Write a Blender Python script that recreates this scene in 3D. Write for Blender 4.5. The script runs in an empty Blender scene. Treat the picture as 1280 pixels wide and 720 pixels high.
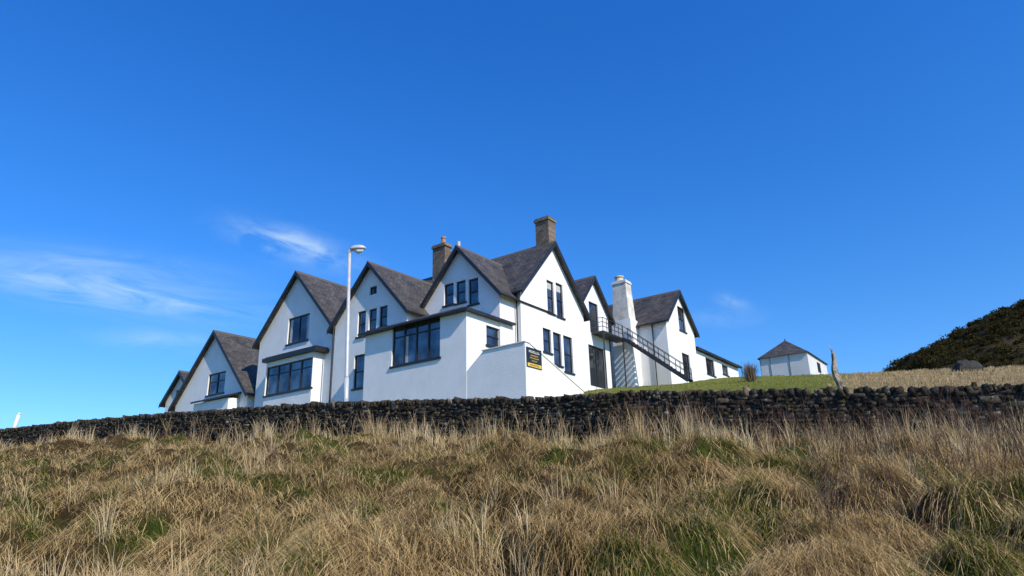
import bpy, bmesh, math, random
import numpy as np
from mathutils import Vector, Matrix, noise
random.seed(7); rng = np.random.default_rng(11)
SC = bpy.context.scene; COL = SC.collection
R = math.radians
EYE = 1.6; F = 850.0; P = R(18.54); RHO = R(1.5)
cp, sp, cr, sr = math.cos(P), math.sin(P), math.cos(RHO), math.sin(RHO)

# ---------------------------------------------------------------- camera
cam = bpy.data.objects.new('camera', bpy.data.cameras.new('camera')); COL.objects.link(cam)
cam.data.sensor_width = 36; cam.data.lens = F/1280*36; cam.data.clip_end = 6000; cam.data.clip_start = 0.1
fw = Vector((0, cp, sp)); ri = Vector((1, 0, 0)); up = Vector((0, -sp, cp))
r2 = ri*cr - up*sr; u2 = ri*sr + up*cr
M = Matrix((r2, u2, -fw)).transposed().to_4x4(); M.translation = Vector((0, 0, EYE))
cam.matrix_world = M; SC.camera = cam

def ray(px, py):
    x = (px-640)/F; y = (360-py)/F
    return ri*(cr*x+sr*y) + up*(-sr*x+cr*y) + fw
def W(px, py, d):
    r = ray(px, py); return r*(d/r.y) + Vector((0, 0, EYE))

# hotel frame: X along the front to the right, Y away to the back right
HX = Vector((math.sin(R(54)), -math.cos(R(54)), 0)); HY = Vector((math.cos(R(54)), math.sin(R(54)), 0))
c0 = W(583, 440, 36); C0 = Vector((c0.x, c0.y, 0)); HROT = math.atan2(HX.y, HX.x)
def PF(px, py, y, C=None):
    C = C or C0; r = ray(px, py); E = Vector((0, 0, EYE))
    k = (y-(E-C).dot(HY))/r.dot(HY); p = E+r*k
    return (p-C).dot(HX), p.z
def PS(px, py, x, C=None):
    C = C or C0; r = ray(px, py); E = Vector((0, 0, EYE))
    k = (x-(E-C).dot(HX))/r.dot(HX); p = E+r*k
    return (p-C).dot(HY), p.z
def HW(x, y, z=0): return C0+HX*x+HY*y+Vector((0, 0, z))

# ---------------------------------------------------------------- materials
def newmat(name):
    m = bpy.data.materials.new(name); m.use_nodes = True
    nt = m.node_tree; b = nt.nodes['Principled BSDF']
    return m, nt, b
def nd(nt, t, **k):
    n = nt.nodes.new(t)
    for a, v in k.items(): setattr(n, a, v)
    return n
def lk(nt, a, b): nt.links.new(a, b)
def ramp(nt, fac, stops):
    n = nt.nodes.new('ShaderNodeValToRGB'); e = n.color_ramp.elements
    while len(e) > 1: e.remove(e[0])
    e[0].position = stops[0][0]; e[0].color = (*stops[0][1], 1)
    for p, c in stops[1:]:
        q = e.new(p); q.color = (*c, 1)
    lk(nt, fac, n.inputs[0]); return n.outputs[0]
def noi(nt, vec, scale, detail=4, rough=.55):
    n = nt.nodes.new('ShaderNodeTexNoise'); n.inputs['Scale'].default_value = scale
    n.inputs['Detail'].default_value = detail; n.inputs['Roughness'].default_value = rough
    if vec is not None: lk(nt, vec, n.inputs['Vector'])
    return n.outputs[0]
def mixc(nt, fac, a, b, mode='MIX'):
    n = nt.nodes.new('ShaderNodeMix'); n.data_type = 'RGBA'; n.blend_type = mode
    for i, v in ((0, fac), (6, a), (7, b)):
        if hasattr(v, 'node'): lk(nt, v, n.inputs[i])
        elif isinstance(v, tuple): n.inputs[i].default_value = (*v, 1)
        else: n.inputs[i].default_value = v
    return n.outputs[2]
def bump(nt, b, h, dist, strength=1):
    n = nt.nodes.new('ShaderNodeBump'); n.inputs['Distance'].default_value = dist; n.inputs['Strength'].default_value = strength
    lk(nt, h, n.inputs['Height']); lk(nt, n.outputs[0], b.inputs['Normal'])
def objco(nt):
    return nd(nt, 'ShaderNodeTexCoord').outputs['Object']
def simple(name, col, rough=.6, metal=0, var=.15, scale=6, bmp=0):
    m, nt, b = newmat(name); co = objco(nt); n = noi(nt, co, scale)
    lo = tuple(c*(1-var) for c in col); hi = tuple(min(1, c*(1+var)) for c in col)
    lk(nt, ramp(nt, n, [(.3, lo), (.7, hi)]), b.inputs['Base Color'])
    b.inputs['Roughness'].default_value = rough; b.inputs['Metallic'].default_value = metal
    if bmp: bump(nt, b, noi(nt, co, scale*6), bmp)
    return m
# white harling
def harl(name, k, stain):
    m, nt, b = newmat(name); co = objco(nt)
    base = ramp(nt, noi(nt, co, .7, 5, .6), [(.3, (.77*k, .755*k, .72*k)), (.55, (.83*k, .82*k, .795*k)), (.8, (.86*k, .85*k, .83*k))])
    mp = nd(nt, 'ShaderNodeMapping'); mp.inputs['Scale'].default_value = (1.6, 1.6, .5); lk(nt, co, mp.inputs[0])
    st = ramp(nt, noi(nt, mp.outputs[0], 1.3, 7, .7), [(.55, (0, 0, 0)), (.85, (1, 1, 1))])
    sc = nd(nt, 'ShaderNodeMath', operation='MULTIPLY'); lk(nt, st, sc.inputs[0]); sc.inputs[1].default_value = stain
    base = mixc(nt, sc.outputs[0], base, (.50, .46, .38))
    pa = ramp(nt, noi(nt, co, 2.7, 6, .7), [(.66, (0, 0, 0)), (.76, (1, 1, 1))])
    s2 = nd(nt, 'ShaderNodeMath', operation='MULTIPLY'); lk(nt, pa, s2.inputs[0]); s2.inputs[1].default_value = stain
    base = mixc(nt, s2.outputs[0], base, (.44, .41, .36))
    lk(nt, base, b.inputs['Base Color']); b.inputs['Roughness'].default_value = .85
    bump(nt, b, noi(nt, co, 26, 3, .7), .02); return m
HARL = harl('white_harling', 1.0, .32); HUTW = harl('cream_harling', .78, .7)
m, nt, b = newmat('weathered_harling'); co = objco(nt)
lk(nt, ramp(nt, noi(nt, co, 1.5, 6, .65), [(.32, (.46, .41, .33)), (.46, (.60, .56, .48)), (.6, (.73, .70, .63))]), b.inputs['Base Color'])
b.inputs['Roughness'].default_value = .9; bump(nt, b, noi(nt, co, 18), .03); WHARL = m
# slates
m, nt, b = newmat('slate_roof'); uv = nd(nt, 'ShaderNodeTexCoord').outputs['UV']
br = nd(nt, 'ShaderNodeTexBrick'); lk(nt, uv, br.inputs['Vector']); br.inputs['Scale'].default_value = 1
br.inputs['Brick Width'].default_value = .32; br.inputs['Row Height'].default_value = .22; br.inputs['Mortar Size'].default_value = .014
br.inputs['Color1'].default_value = (.052, .047, .043, 1); br.inputs['Color2'].default_value = (.105, .094, .082, 1); br.inputs['Mortar'].default_value = (.02, .018, .016, 1)
mo = ramp(nt, noi(nt, uv, .9, 6, .65), [(.35, (.6, .6, .62)), (.65, (1.3, 1.24, 1.14))])
lk(nt, mixc(nt, 1.0, br.outputs[0], mo, 'MULTIPLY'), b.inputs['Base Color']); b.inputs['Roughness'].default_value = .6; b.inputs['Specular IOR Level'].default_value = .35
bump(nt, b, br.outputs[0], .05); SLATE = m
# sandstone chimney
m, nt, b = newmat('brown_stone'); co = objco(nt)
br = nd(nt, 'ShaderNodeTexBrick'); mp = nd(nt, 'ShaderNodeMapping'); mp.inputs['Rotation'].default_value = (R(90), 0, R(37)); lk(nt, co, mp.inputs[0]); lk(nt, mp.outputs[0], br.inputs['Vector'])
br.inputs['Scale'].default_value = 1; br.inputs['Brick Width'].default_value = .5; br.inputs['Row Height'].default_value = .27; br.inputs['Mortar Size'].default_value = .02
br.inputs['Color1'].default_value = (.15, .11, .075, 1); br.inputs['Color2'].default_value = (.25, .19, .14, 1); br.inputs['Mortar'].default_value = (.10, .085, .07, 1)
lk(nt, mixc(nt, .6, br.outputs[0], ramp(nt, noi(nt, co, 5), [(.3, (.4, .4, .4)), (.7, (1.2, 1.15, 1.1))]), 'MULTIPLY'), b.inputs['Base Color'])
b.inputs['Roughness'].default_value = .9; bump(nt, b, noi(nt, co, 15), .03); BSTONE = m
BLACK = simple('black_paint', (.016, .016, .018), .45, 0, .3, 3)
METAL = simple('dark_metal', (.05, .05, .055), .45, .4, .3, 8)
GALV = simple('galvanised_metal', (.50, .50, .49), .55, .2, .12, 5)
LENS = simple('lamp_glass', (.62, .63, .60), .15, 0, .08, 8)
CLAY = simple('clay_pot', (.42, .20, .10), .8, 0, .25, 9)
BUFF = simple('buff_pot', (.56, .48, .36), .8, 0, .2, 9)
YEL = simple('yellow_paint', (.72, .48, .06), .5, 0, .1, 6)
PALE = simple('pale_paint', (.75, .72, .62), .5, 0, .1, 6)
CURT = simple('net_curtain', (.45, .45, .43), .9, 0, .2, 12)
RIDGE = simple('ridge_tile', (.09, .078, .068), .8)
TIMB = simple('grey_timber', (.20, .19, .17), .8)
m, nt, b = newmat('window_glass'); co = objco(nt)
lk(nt, ramp(nt, noi(nt, co, .8, 3), [(.35, (.06, .065, .08)), (.7, (.22, .23, .24))]), b.inputs['Base Color'])
b.inputs['Roughness'].default_value = .05; b.inputs['Metallic'].default_value = .8; bump(nt, b, noi(nt, co, 1.1, 2), .03, .5); GLASS = m
# dry stone wall
def attrcol(nt, name='Col'):
    a = nd(nt, 'ShaderNodeAttribute'); a.attribute_name = name; return a.outputs['Color']
m, nt, b = newmat('dry_stone'); co = objco(nt)
c = mixc(nt, 1.0, attrcol(nt), ramp(nt, noi(nt, co, 7, 5, .65), [(.3, (.4, .4, .4)), (.7, (1.55, 1.47, 1.36))]), 'MULTIPLY')
li = ramp(nt, noi(nt, co, 8, 5, .7), [(.57, (0, 0, 0)), (.63, (1, 1, 1))])
li2 = ramp(nt, noi(nt, co, 1.1, 3), [(.50, (0, 0, 0)), (.62, (1, 1, 1))])
c = mixc(nt, mixc(nt, 1.0, li, li2, 'MULTIPLY'), c, (.30, .28, .21))
mo = ramp(nt, noi(nt, co, 2.6, 5, .7), [(.56, (0, 0, 0)), (.68, (1, 1, 1))])
c = mixc(nt, mo, c, (.06, .06, .022))
lk(nt, c, b.inputs['Base Color']); b.inputs['Roughness'].default_value = .95; b.inputs['Specular IOR Level'].default_value = .15; bump(nt, b, noi(nt, co, 22, 5, .7), .03); DRY = m
# grass blades
def blademat(name, tr=.3):
    m = bpy.data.materials.new(name); m.use_nodes = True; nt = m.node_tree
    nt.nodes.remove(nt.nodes['Principled BSDF']); out = nt.nodes['Material Output']
    col = attrcol(nt); d = nd(nt, 'ShaderNodeBsdfDiffuse'); t = nd(nt, 'ShaderNodeBsdfTranslucent')
    lk(nt, col, d.inputs[0]); lk(nt, col, t.inputs[0]); mx = nd(nt, 'ShaderNodeMixShader'); mx.inputs[0].default_value = tr
    lk(nt, d.outputs[0], mx.inputs[1]); lk(nt, t.outputs[0], mx.inputs[2]); lk(nt, mx.outputs[0], out.inputs[0]); return m
BLADE = blademat('grass_blade', .2); TWIG = blademat('dry_twig', 0.0); GORSEM = blademat('gorse_leaf', .15)
m, nt, b = newmat('turf'); co = objco(nt)
c = mixc(nt, 1.0, attrcol(nt), ramp(nt, noi(nt, co, 5, 6, .7), [(.3, (.45, .45, .45)), (.7, (1.5, 1.45, 1.4))]), 'MULTIPLY')
lk(nt, c, b.inputs['Base Color']); b.inputs['Roughness'].default_value = 1; b.inputs['Specular IOR Level'].default_value = .05
bump(nt, b, noi(nt, co, 14, 5, .7), .12); TURF = m

# ---------------------------------------------------------------- mesh helpers
class MB:
    def __init__(s): s.v = []; s.f = []; s.uv = []
    def add(s, vs, fs, uvs=None):
        o = len(s.v); s.v += [tuple(v) for v in vs]; s.f += [tuple(i+o for i in f) for f in fs]
        s.uv += list(uvs) if uvs else [(0, 0)]*len(vs)
        return s
    def hexa(s, p):   # 8 points, bottom 4 then top 4
        return s.add(p, [(0, 3, 2, 1), (4, 5, 6, 7), (0, 1, 5, 4), (1, 2, 6, 5), (2, 3, 7, 6), (3, 0, 4, 7)])
    def box(s, x0, x1, y0, y1, z0, z1):
        return s.hexa([(x0, y0, z0), (x1, y0, z0), (x1, y1, z0), (x0, y1, z0), (x0, y0, z1), (x1, y0, z1), (x1, y1, z1), (x0, y1, z1)])
    def bar(s, a, b, w, h=None):
        a = Vector(a); b = Vector(b); h = h or w; d = (b-a).normalized()
        u = d.cross(Vector((0, 0, 1)));
        if u.length < .05: u = Vector((1, 0, 0))
        u.normalize(); n = u.cross(d).normalized(); u = u*(w/2); n = n*(h/2)
        return s.hexa([a-u-n, a+u-n, b+u-n, b-u-n, a-u+n, a+u+n, b+u+n, b-u+n])
    def tube(s, pts, rad, n=10):
        pts = [Vector(p) for p in pts]; rad = rad if isinstance(rad, (list, tuple)) else [rad]*len(pts); vs = []; fs = []
        for i, p in enumerate(pts):
            d = (pts[min(i+1, len(pts)-1)]-pts[max(i-1, 0)]).normalized(); u = d.cross(Vector((0, .02, 1)))
            if u.length < .05: u = d.cross(Vector((0, 1, 0)))
            u.normalize(); w = d.cross(u)
            for k in range(n):
                a = 2*math.pi*k/n; vs.append(p+(u*math.cos(a)+w*math.sin(a))*rad[i])
        for i in range(len(pts)-1):
            for k in range(n): fs.append((i*n+k, i*n+(k+1) % n, (i+1)*n+(k+1) % n, (i+1)*n+k))
        fs += [tuple(range(n)), tuple(range((len(pts)-1)*n, len(pts)*n))]
        return s.add(vs, fs)
    def prism(s, poly, fn, q0, q1):
        n = len(poly); vs = [fn(p, q0, z) for p, z in poly]+[fn(p, q1, z) for p, z in poly]
        return s.add(vs, [tuple(range(n)), tuple(range(n, 2*n))]+[(i, (i+1) % n, n+(i+1) % n, n+i) for i in range(n)])
    def build(s, name, mat, parent=None, off=(0, 0, 0), bevel=0, smooth=False):
        me = bpy.data.meshes.new(name); vs = [(v[0]-off[0], v[1]-off[1], v[2]-off[2]) for v in s.v]
        me.from_pydata(vs, [], s.f)
        uvl = me.uv_layers.new(name='UVMap')
        li = np.empty(len(me.loops), dtype=np.int32); me.loops.foreach_get('vertex_index', li)
        uvl.data.foreach_set('uv', np.array(s.uv, dtype=np.float32)[li].ravel())
        bm = bmesh.new(); bm.from_mesh(me); bmesh.ops.recalc_face_normals(bm, faces=bm.faces)
        if bevel: bmesh.ops.bevel(bm, geom=bm.edges[:], offset=bevel, segments=1, affect='EDGES')
        bm.to_mesh(me); bm.free(); me.materials.append(mat)
        if smooth: me.polygons.foreach_set('use_smooth', [True]*len(me.polygons))
        o = bpy.data.objects.new(name, me); COL.objects.link(o); o.parent = parent
        return o
def empty(name, loc, rz=0):
    o = bpy.data.objects.new(name, None); COL.objects.link(o); o.location = loc; o.rotation_euler = (0, 0, rz); o.empty_display_size = .5; return o
def tag(o, label=None, cat=None, group=None, kind=None):
    if label: o['label'] = label
    if cat: o['category'] = cat
    if group: o['group'] = group
    if kind: o['kind'] = kind
    return o
def npmesh(name, V, faces, col, mat):
    me = bpy.data.meshes.new(name); me.vertices.add(len(V)); me.vertices.foreach_set('co', V.astype(np.float32).ravel())
    tot = np.concatenate([np.full(len(f), f.shape[1], dtype=np.int32) for f in faces])
    idx = np.concatenate([f.ravel() for f in faces]).astype(np.int32)
    me.loops.add(len(idx)); me.loops.foreach_set('vertex_index', idx)
    me.polygons.add(len(tot)); st = np.concatenate([[0], np.cumsum(tot)[:-1]]).astype(np.int32)
    me.polygons.foreach_set('loop_start', st)
    me.update(calc_edges=True)
    a = me.color_attributes.new('Col', 'FLOAT_COLOR', 'POINT')
    a.data.foreach_set('color', np.concatenate([col, np.ones((len(col), 1))], 1).astype(np.float32).ravel())
    me.materials.append(mat); o = bpy.data.objects.new(name, me); COL.objects.link(o); return o
def vn(x, y, seed=0):
    xi = np.floor(x); yi = np.floor(y); fx = x-xi; fy = y-yi; fx = fx*fx*(3-2*fx); fy = fy*fy*(3-2*fy)
    h = lambda a, b: np.modf(np.abs(np.sin(a*127.1+b*311.7+seed*74.7)*43758.5453))[0]
    return (h(xi, yi)*(1-fx)+h(xi+1, yi)*fx)*(1-fy)+(h(xi, yi+1)*(1-fx)+h(xi+1, yi+1)*fx)*fy
def fbm(x, y, seed=0, o=3):
    r = 0; a = .5; t = 0
    for i in range(o): r = r+a*vn(x*2**i, y*2**i, seed+i*3.3); t += a; a *= .5
    return r/t

# ---------------------------------------------------------------- stone wall path and terrain
WP = [(-260, 553, 60), (-80, 543, 46), (0, 538, 40), (100, 527, 35.5), (200, 518, 31.5), (400, 505, 26.5), (520, 501, 24), (640, 499, 22), (800, 491, 19.6), (1000, 487, 17.3), (1140, 485, 16), (1280, 481, 15), (1420, 477, 14.2), (1560, 475, 13.4)]
wpts = [W(*w) for w in WP]
WH = 1.3
wx = np.array([p.x for p in wpts]); wy = np.array([p.y for p in wpts]); wz = np.array([p.z for p in wpts])
wx_ = np.concatenate([[-400], wx, [60]]); wy_ = np.concatenate([[wy[0]+130], wy, [8]]); wz_ = np.concatenate([[wz[0]], wz, [wz[-1]-.8]])
yw = lambda x: np.interp(x, wx_, wy_)
ztop = lambda x: np.interp(x, wx_, wz_)
wpx = [w[0] for w in WP]; wpy = [w[1] for w in WP]
wt = lambda px: float(np.interp(px, wpx, wpy))
ctl = []
for p in wpts: ctl.append((p.x, p.y+1.3, p.z-.5))
for px, dy, d in ((-100, 14, 75), (60, 12, 60), (200, 12, 50), (330, 12, 49), (450, 12, 42), (583, 10, 35.5), (657, 8, 33.5)):
    ctl.append(tuple(W(px, wt(px)+dy, d)))
for px, py, d in ((740, 490, 41), (800, 486, 46), (860, 480, 49.5), (900, 475, 57), (930, 471, 64), (985, 469, 72), (1040, 471, 66), (1100, 466, 66), (1160, 465, 70), (1220, 462, 70), (1290, 461, 70), (1380, 458, 70)):
    ctl.append(tuple(W(px, py, d)))
for px, py, d in ((300, 560, 100), (600, 540, 100), (900, 500, 105), (1100, 490, 105), (1350, 480, 105)): ctl.append(tuple(W(px, py, d)))
ctl = np.array(ctl); nC = len(ctl)
def tpsk(r2): return np.where(r2 > 1e-9, r2*np.log(np.maximum(r2, 1e-9)), 0)
dd = ((ctl[:, None, :2]-ctl[None, :, :2])**2).sum(-1)
A = np.zeros((nC+3, nC+3)); A[:nC, :nC] = tpsk(dd)+np.eye(nC)*.5; A[:nC, nC] = 1; A[:nC, nC+1:] = ctl[:, :2]; A[nC, :nC] = 1; A[nC+1:, :nC] = ctl[:, :2].T
sol = np.linalg.solve(A, np.concatenate([ctl[:, 2], [0, 0, 0]]))
def tps(x, y):
    o = np.zeros_like(x)
    for i in range(nC): o += sol[i]*tpsk((x-ctl[i, 0])**2+(y-ctl[i, 1])**2)
    return o+sol[nC]+sol[nC+1]*x+sol[nC+2]*y
# hummocks: rounded mounds around jittered cell centres, 0 in hollows, 1 on top
def humm(x, y):
    cs = 1.0; X_ = x/cs+(fbm(x*.5, y*.5, 31)-.5)*1.2; Y_ = y/(cs*1.15)+(fbm(x*.5, y*.5, 37)-.5)*1.2
    xi = np.floor(X_); yi = np.floor(Y_); best = np.full(np.shape(x), 9.0)
    h = lambda a, b, s: np.modf(np.abs(np.sin(a*127.1+b*311.7+s)*43758.5453))[0]
    for dx in (-1, 0, 1):
        for dy in (-1, 0, 1):
            a = xi+dx; b = yi+dy; cx = a+.1+.8*h(a, b, 1.7); cy = b+.1+.8*h(a, b, 9.1); d = np.hypot(X_-cx, Y_-cy)/(.38+.42*h(a, b, 4.4))
            best = np.minimum(best, d)
    return np.clip(1-best**2*.75, 0, 1)*.85+.15*vn(x*3, y*3, 17)
def H(x, y):
    x = np.asarray(x, float); y = np.asarray(y, float)
    Y = yw(x); zb = ztop(x)-WH
    u = np.clip((y-3.5)/(Y-3.5), 0, 1); k0 = np.clip(u*4, 0, 1); k1 = np.clip((Y-y)*.5, .1, 1)
    zf = zb*u
    zf = zf+(fbm(x*.5, y*.5, 3)-.5)*1.1*k0*k1+(humm(x, y)-.45)*.55*k0*np.clip(k1, .25, 1)
    xc = np.clip(x, -80, 75); yc = np.clip(y, 0, 115)
    zr = tps(xc, yc)+(fbm(x*.3, y*.3, 5)-.5)*.35
    k = np.clip((np.hypot(x-10, y-45)-75)/90, 0, 1); k = k*k*(3-2*k)
    zr = zr*(1-k)+(-8)*k
    w = np.clip((y-(Y-.2))/.5, 0, 1)
    return zf*(1-w)+zr*w
def warp(lo, hi, step, far):
    a = list(np.arange(lo, hi, step)); s = step; v = hi
    while v < far: a.append(v); s *= 1.13; v += s
    s = step; v = lo; b = []
    while v > -far: s *= 1.13; v -= s; b.append(v)
    return np.array(b[::-1]+a)
gx = warp(-30, 22, .14, 2500); gy = warp(3, 42, .14, 2500)
X, Y = np.meshgrid(gx, gy); Z = H(X, Y)
V = np.stack([X.ravel(), Y.ravel(), Z.ravel()], 1); nx_, ny_ = len(gx), len(gy)
i = np.arange(ny_-1)[:, None]*nx_+np.arange(nx_-1)[None]; i = i.ravel()
fa = np.stack([i, i+1, i+nx_+1, i+nx_], 1)
def lerp(a, b, t): return np.array(a)*(1-t[:, None])+np.array(b)*t[:, None]
def greenness(x, y):
    g = fbm(x*.95, y*.95, 21)+.06*np.clip(x/9, -1, 1)-.10*np.clip((7.2-y)/2, 0, 1)+.05*(fbm(x*.25, y*.25, 66)-.5)
    return np.clip((g-.50)*8, 0, 1)
x, y = V[:, 0], V[:, 1]
g = greenness(x, y); n1 = fbm(x*1.3, y*1.3, 40); hm = humm(x, y)
cf = lerp((.028, .021, .010), (.11, .075, .03), np.clip(n1*.5+hm*.5, 0, 1)); cf = cf*(1-g[:, None]*.75)+np.array((.055, .080, .012))*g[:, None]*.75
ratio = x/np.maximum(y, 1)
fld = np.clip((ratio-.47+(fbm(x*.3, y*.3, 50)-.5)*.06)*30, 0, 1)
cl = lerp((.12, .15, .025), (.21, .21, .055), n1); cs = lerp((.23, .165, .08), (.40, .30, .15), n1)
cb = cl*(1-fld[:, None])+cs*fld[:, None]
w = (y > yw(x)).astype(float)[:, None]
o = npmesh('ground', V, [fa], cf*(1-w)+cb*w, TURF); o.data.polygons.foreach_set('use_smooth', [True]*len(o.data.polygons)); tag(o, 'rough grassy bank rising to the stone wall and lawn', 'ground', kind='structure')

# ---------------------------------------------------------------- blades
def ribbons(C, wid, col, root):
    n = len(wid); psi = rng.uniform(0, 2*math.pi, n); px, py = -np.sin(psi), np.cos(psi); vs = []
    for k, ff in enumerate((0, .4, .75, 1.0)):
        ww = wid*(1-.75*ff)/2; c = C[k]
        if k < 3: o_ = np.stack([px*ww, py*ww, 0*ww], 1); vs += [c-o_, c+o_]
        else: vs.append(c)
    V = np.stack(vs, 1).reshape(-1, 3); b = np.arange(n)*7
    q = np.concatenate([np.stack([b, b+1, b+3, b+2], 1), np.stack([b+2, b+3, b+5, b+4], 1)]); t = np.stack([b+4, b+5, b+6], 1)
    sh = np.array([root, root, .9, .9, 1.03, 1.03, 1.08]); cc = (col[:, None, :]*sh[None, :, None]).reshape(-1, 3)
    return V, q, t, cc
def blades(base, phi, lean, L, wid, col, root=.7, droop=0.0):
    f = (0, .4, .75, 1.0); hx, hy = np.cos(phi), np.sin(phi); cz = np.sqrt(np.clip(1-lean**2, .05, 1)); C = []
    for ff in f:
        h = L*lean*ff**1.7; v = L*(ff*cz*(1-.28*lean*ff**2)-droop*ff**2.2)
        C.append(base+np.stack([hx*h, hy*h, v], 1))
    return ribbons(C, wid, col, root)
def merge(parts):
    V = []; q = []; t = []; c = []; o = 0
    for a in parts: V.append(a[0]); q.append(a[1]+o); t.append(a[2]+o); c.append(a[3]); o += len(a[0])
    return np.concatenate(V), np.concatenate(q), np.concatenate(t), np.concatenate(c)
def scatter(n, ymin=5.5, pxr=(-120, 1400), near_wall=None):
    px = rng.uniform(*pxr, n); r = (px-640)/890; r0 = rng.random(n); y = ymin*(26/ymin)**r0; x = r*y
    for _ in range(3):
        Yw = yw(x); y = ymin*((Yw-.35)/ymin)**r0 if near_wall is None else Yw-.35-near_wall*r0; x = r*y
    return x, y
STRAW = ((.24, .145, .05), (.78, .56, .265))
def mat_layer(n):
    x, y = scatter(n); hm = humm(x, y); k = hm+rng.normal(0, .09, n) > .42; x, y, hm = x[k], y[k], hm[k]; n = len(x)
    e = .12; gxx = (H(x+e, y)-H(x-e, y))/(2*e); gyy = (H(x, y+e)-H(x, y-e))/(2*e); z = H(x, y)
    sw = fbm(x*1.3, y*1.3, 61)*9
    dx = -gxx*1.1-.25+.5*np.cos(sw)+rng.normal(0, .45, n); dy = -gyy*1.1-.15+.5*np.sin(sw)+rng.normal(0, .45, n); l = np.hypot(dx, dy)+1e-6; dx /= l; dy /= l
    L = rng.uniform(.2, .5, n)*(.6+.8*fbm(x*.7, y*.7, 77)); sl = gxx*dx+gyy*dy; arch = rng.uniform(.08, .55, n); C = []
    for ff in (0, .4, .75, 1.0):
        h = L*.82*ff; C.append(np.stack([x+dx*h, y+dy*h, z-.02+sl*h*.8+L*arch*math.sin(math.pi*ff**.75*.85)], 1))
    tc = np.clip((fbm(x*.9, y*.9, 60)-.5)*2.4+.5, 0, 1); kk = np.clip(tc*.5+rng.random(n)*.3+hm*.2, 0, 1)
    col = lerp(*STRAW, kk); gm = (rng.random(n) < greenness(x, y)*.55)[:, None]; col = np.where(gm, lerp((.06, .08, .01), (.22, .23, .045), rng.random(n)), col)
    return ribbons(C, (.005+.0006*y)*rng.uniform(.6, 1.3, n), col, .7)
def tuss(n, per, ymin=5.5, hgt=(.22, .45), lean=(.35, .95), rad=.13, colr=STRAW, green=None, near_wall=None, keep=None, wscale=1.0, bias=.35, droop=(0, 0), gfrac=.55):
    x, y = scatter(n, ymin, near_wall=near_wall)
    if keep is not None:
        k = keep(x, y); x, y = x[k], y[k]; n = len(x)
    tl = rng.uniform(*hgt, n)*(.7+.6*fbm(x*.6, y*.6, 77))*np.clip(.6+(yw(x)-y)*.15, .6, 1); tc = fbm(x*.7, y*.7, 60); tc = np.clip((tc-.5)*1.8+.5, 0, 1)
    tv = rng.random(n); ta = rng.uniform(0, 6.28, n)
    X = np.repeat(x, per); Yv = np.repeat(y, per); N = n*per
    a = rng.uniform(0, 2*math.pi, N); rr = rad*np.sqrt(rng.random(N)); bx = X+rr*np.cos(a); by = Yv+rr*np.sin(a)
    hx = np.cos(a)-bias*1.2+.45*np.repeat(np.cos(ta), per); hy = np.sin(a)-.3+.45*np.repeat(np.sin(ta), per); phi = np.arctan2(hy, hx)+rng.normal(0, .3, N)
    le = rng.uniform(*lean, N)*(.55+.45*rr/rad); L = np.repeat(tl, per)*rng.uniform(.55, 1.15, N)
    z = H(bx, by)-.02
    wid = (.0045+.00055*Yv)*rng.uniform(.7, 1.3, N)*wscale
    k = np.clip(np.repeat(tv*.5+tc*.5, per)+rng.normal(0, .13, N), 0, 1)
    col = lerp(*colr, k)
    gg = np.repeat(greenness(x, y), per) if green is None else np.full(N, green)
    gm = (rng.random(N) < gg*gfrac)[:, None]
    gc = lerp((.06, .085, .012), (.24, .25, .045), rng.random(N)); col = np.where(gm, gc, col)
    L = np.where(gm[:, 0], L*.7, L)
    return blades(np.stack([bx, by, z], 1), phi, np.clip(le, 0, .97), L, wid, col, droop=rng.uniform(droop[0], droop[1]+1e-6, N))
TALL = ((.46, .32, .15), (.86, .68, .40))
parts = [
    mat_layer(125000),
    # shaggy mops crowning the hummocks
    tuss(5200, 30, hgt=(.28, .6), lean=(.45, .97), rad=.17, droop=(.1, .6), keep=lambda x, y: humm(x, y) > .62),
    tuss(1300, 9, hgt=(.2, .38), lean=(.1, .75), rad=.14, droop=(0, .2)),
    tuss(600, 14, hgt=(.45, .85), lean=(.05, .7), rad=.12, wscale=.8, colr=TALL, keep=lambda x, y: fbm(x*.45, y*.45, 88) > .53, green=0, droop=(0, .15)),
    tuss(900, 14, hgt=(.55, 1.1), lean=(.05, .55), rad=.13, wscale=.8, near_wall=3.0, colr=TALL, keep=lambda x, y: fbm(x*.5, y*.5, 99) > .46, green=0, droop=(0, .1)),
    tuss(6500, 14, hgt=(.05, .14), lean=(.1, .85), rad=.15, green=1.0, gfrac=.92, colr=((.10, .12, .03), (.24, .22, .08)), keep=lambda x, y: (greenness(x, y) > .15) & (humm(x, y) < .62)),
    tuss(1000, 12, hgt=(.12, .28), lean=(.7, .98), rad=.2, droop=(.1, .5), colr=((.12, .072, .03), (.38, .25, .11)), gfrac=.3),
    tuss(750, 30, ymin=5.5, hgt=(.24, .46), rad=.2, lean=(.4, .95), colr=((.42, .30, .14), (.80, .61, .33)), keep=lambda x, y: (y < 9.2+2.2*(fbm(x*.4, y*.2, 5)-.5)-.12*np.clip(x+2, 0, 9)), green=0, droop=(0, .5))]
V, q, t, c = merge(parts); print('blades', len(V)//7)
o = npmesh('dry_grass', V, [q, t], c, BLADE); tag(o, 'tussocks of dry straw coloured grass covering the bank', 'grass', kind='stuff')
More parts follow.
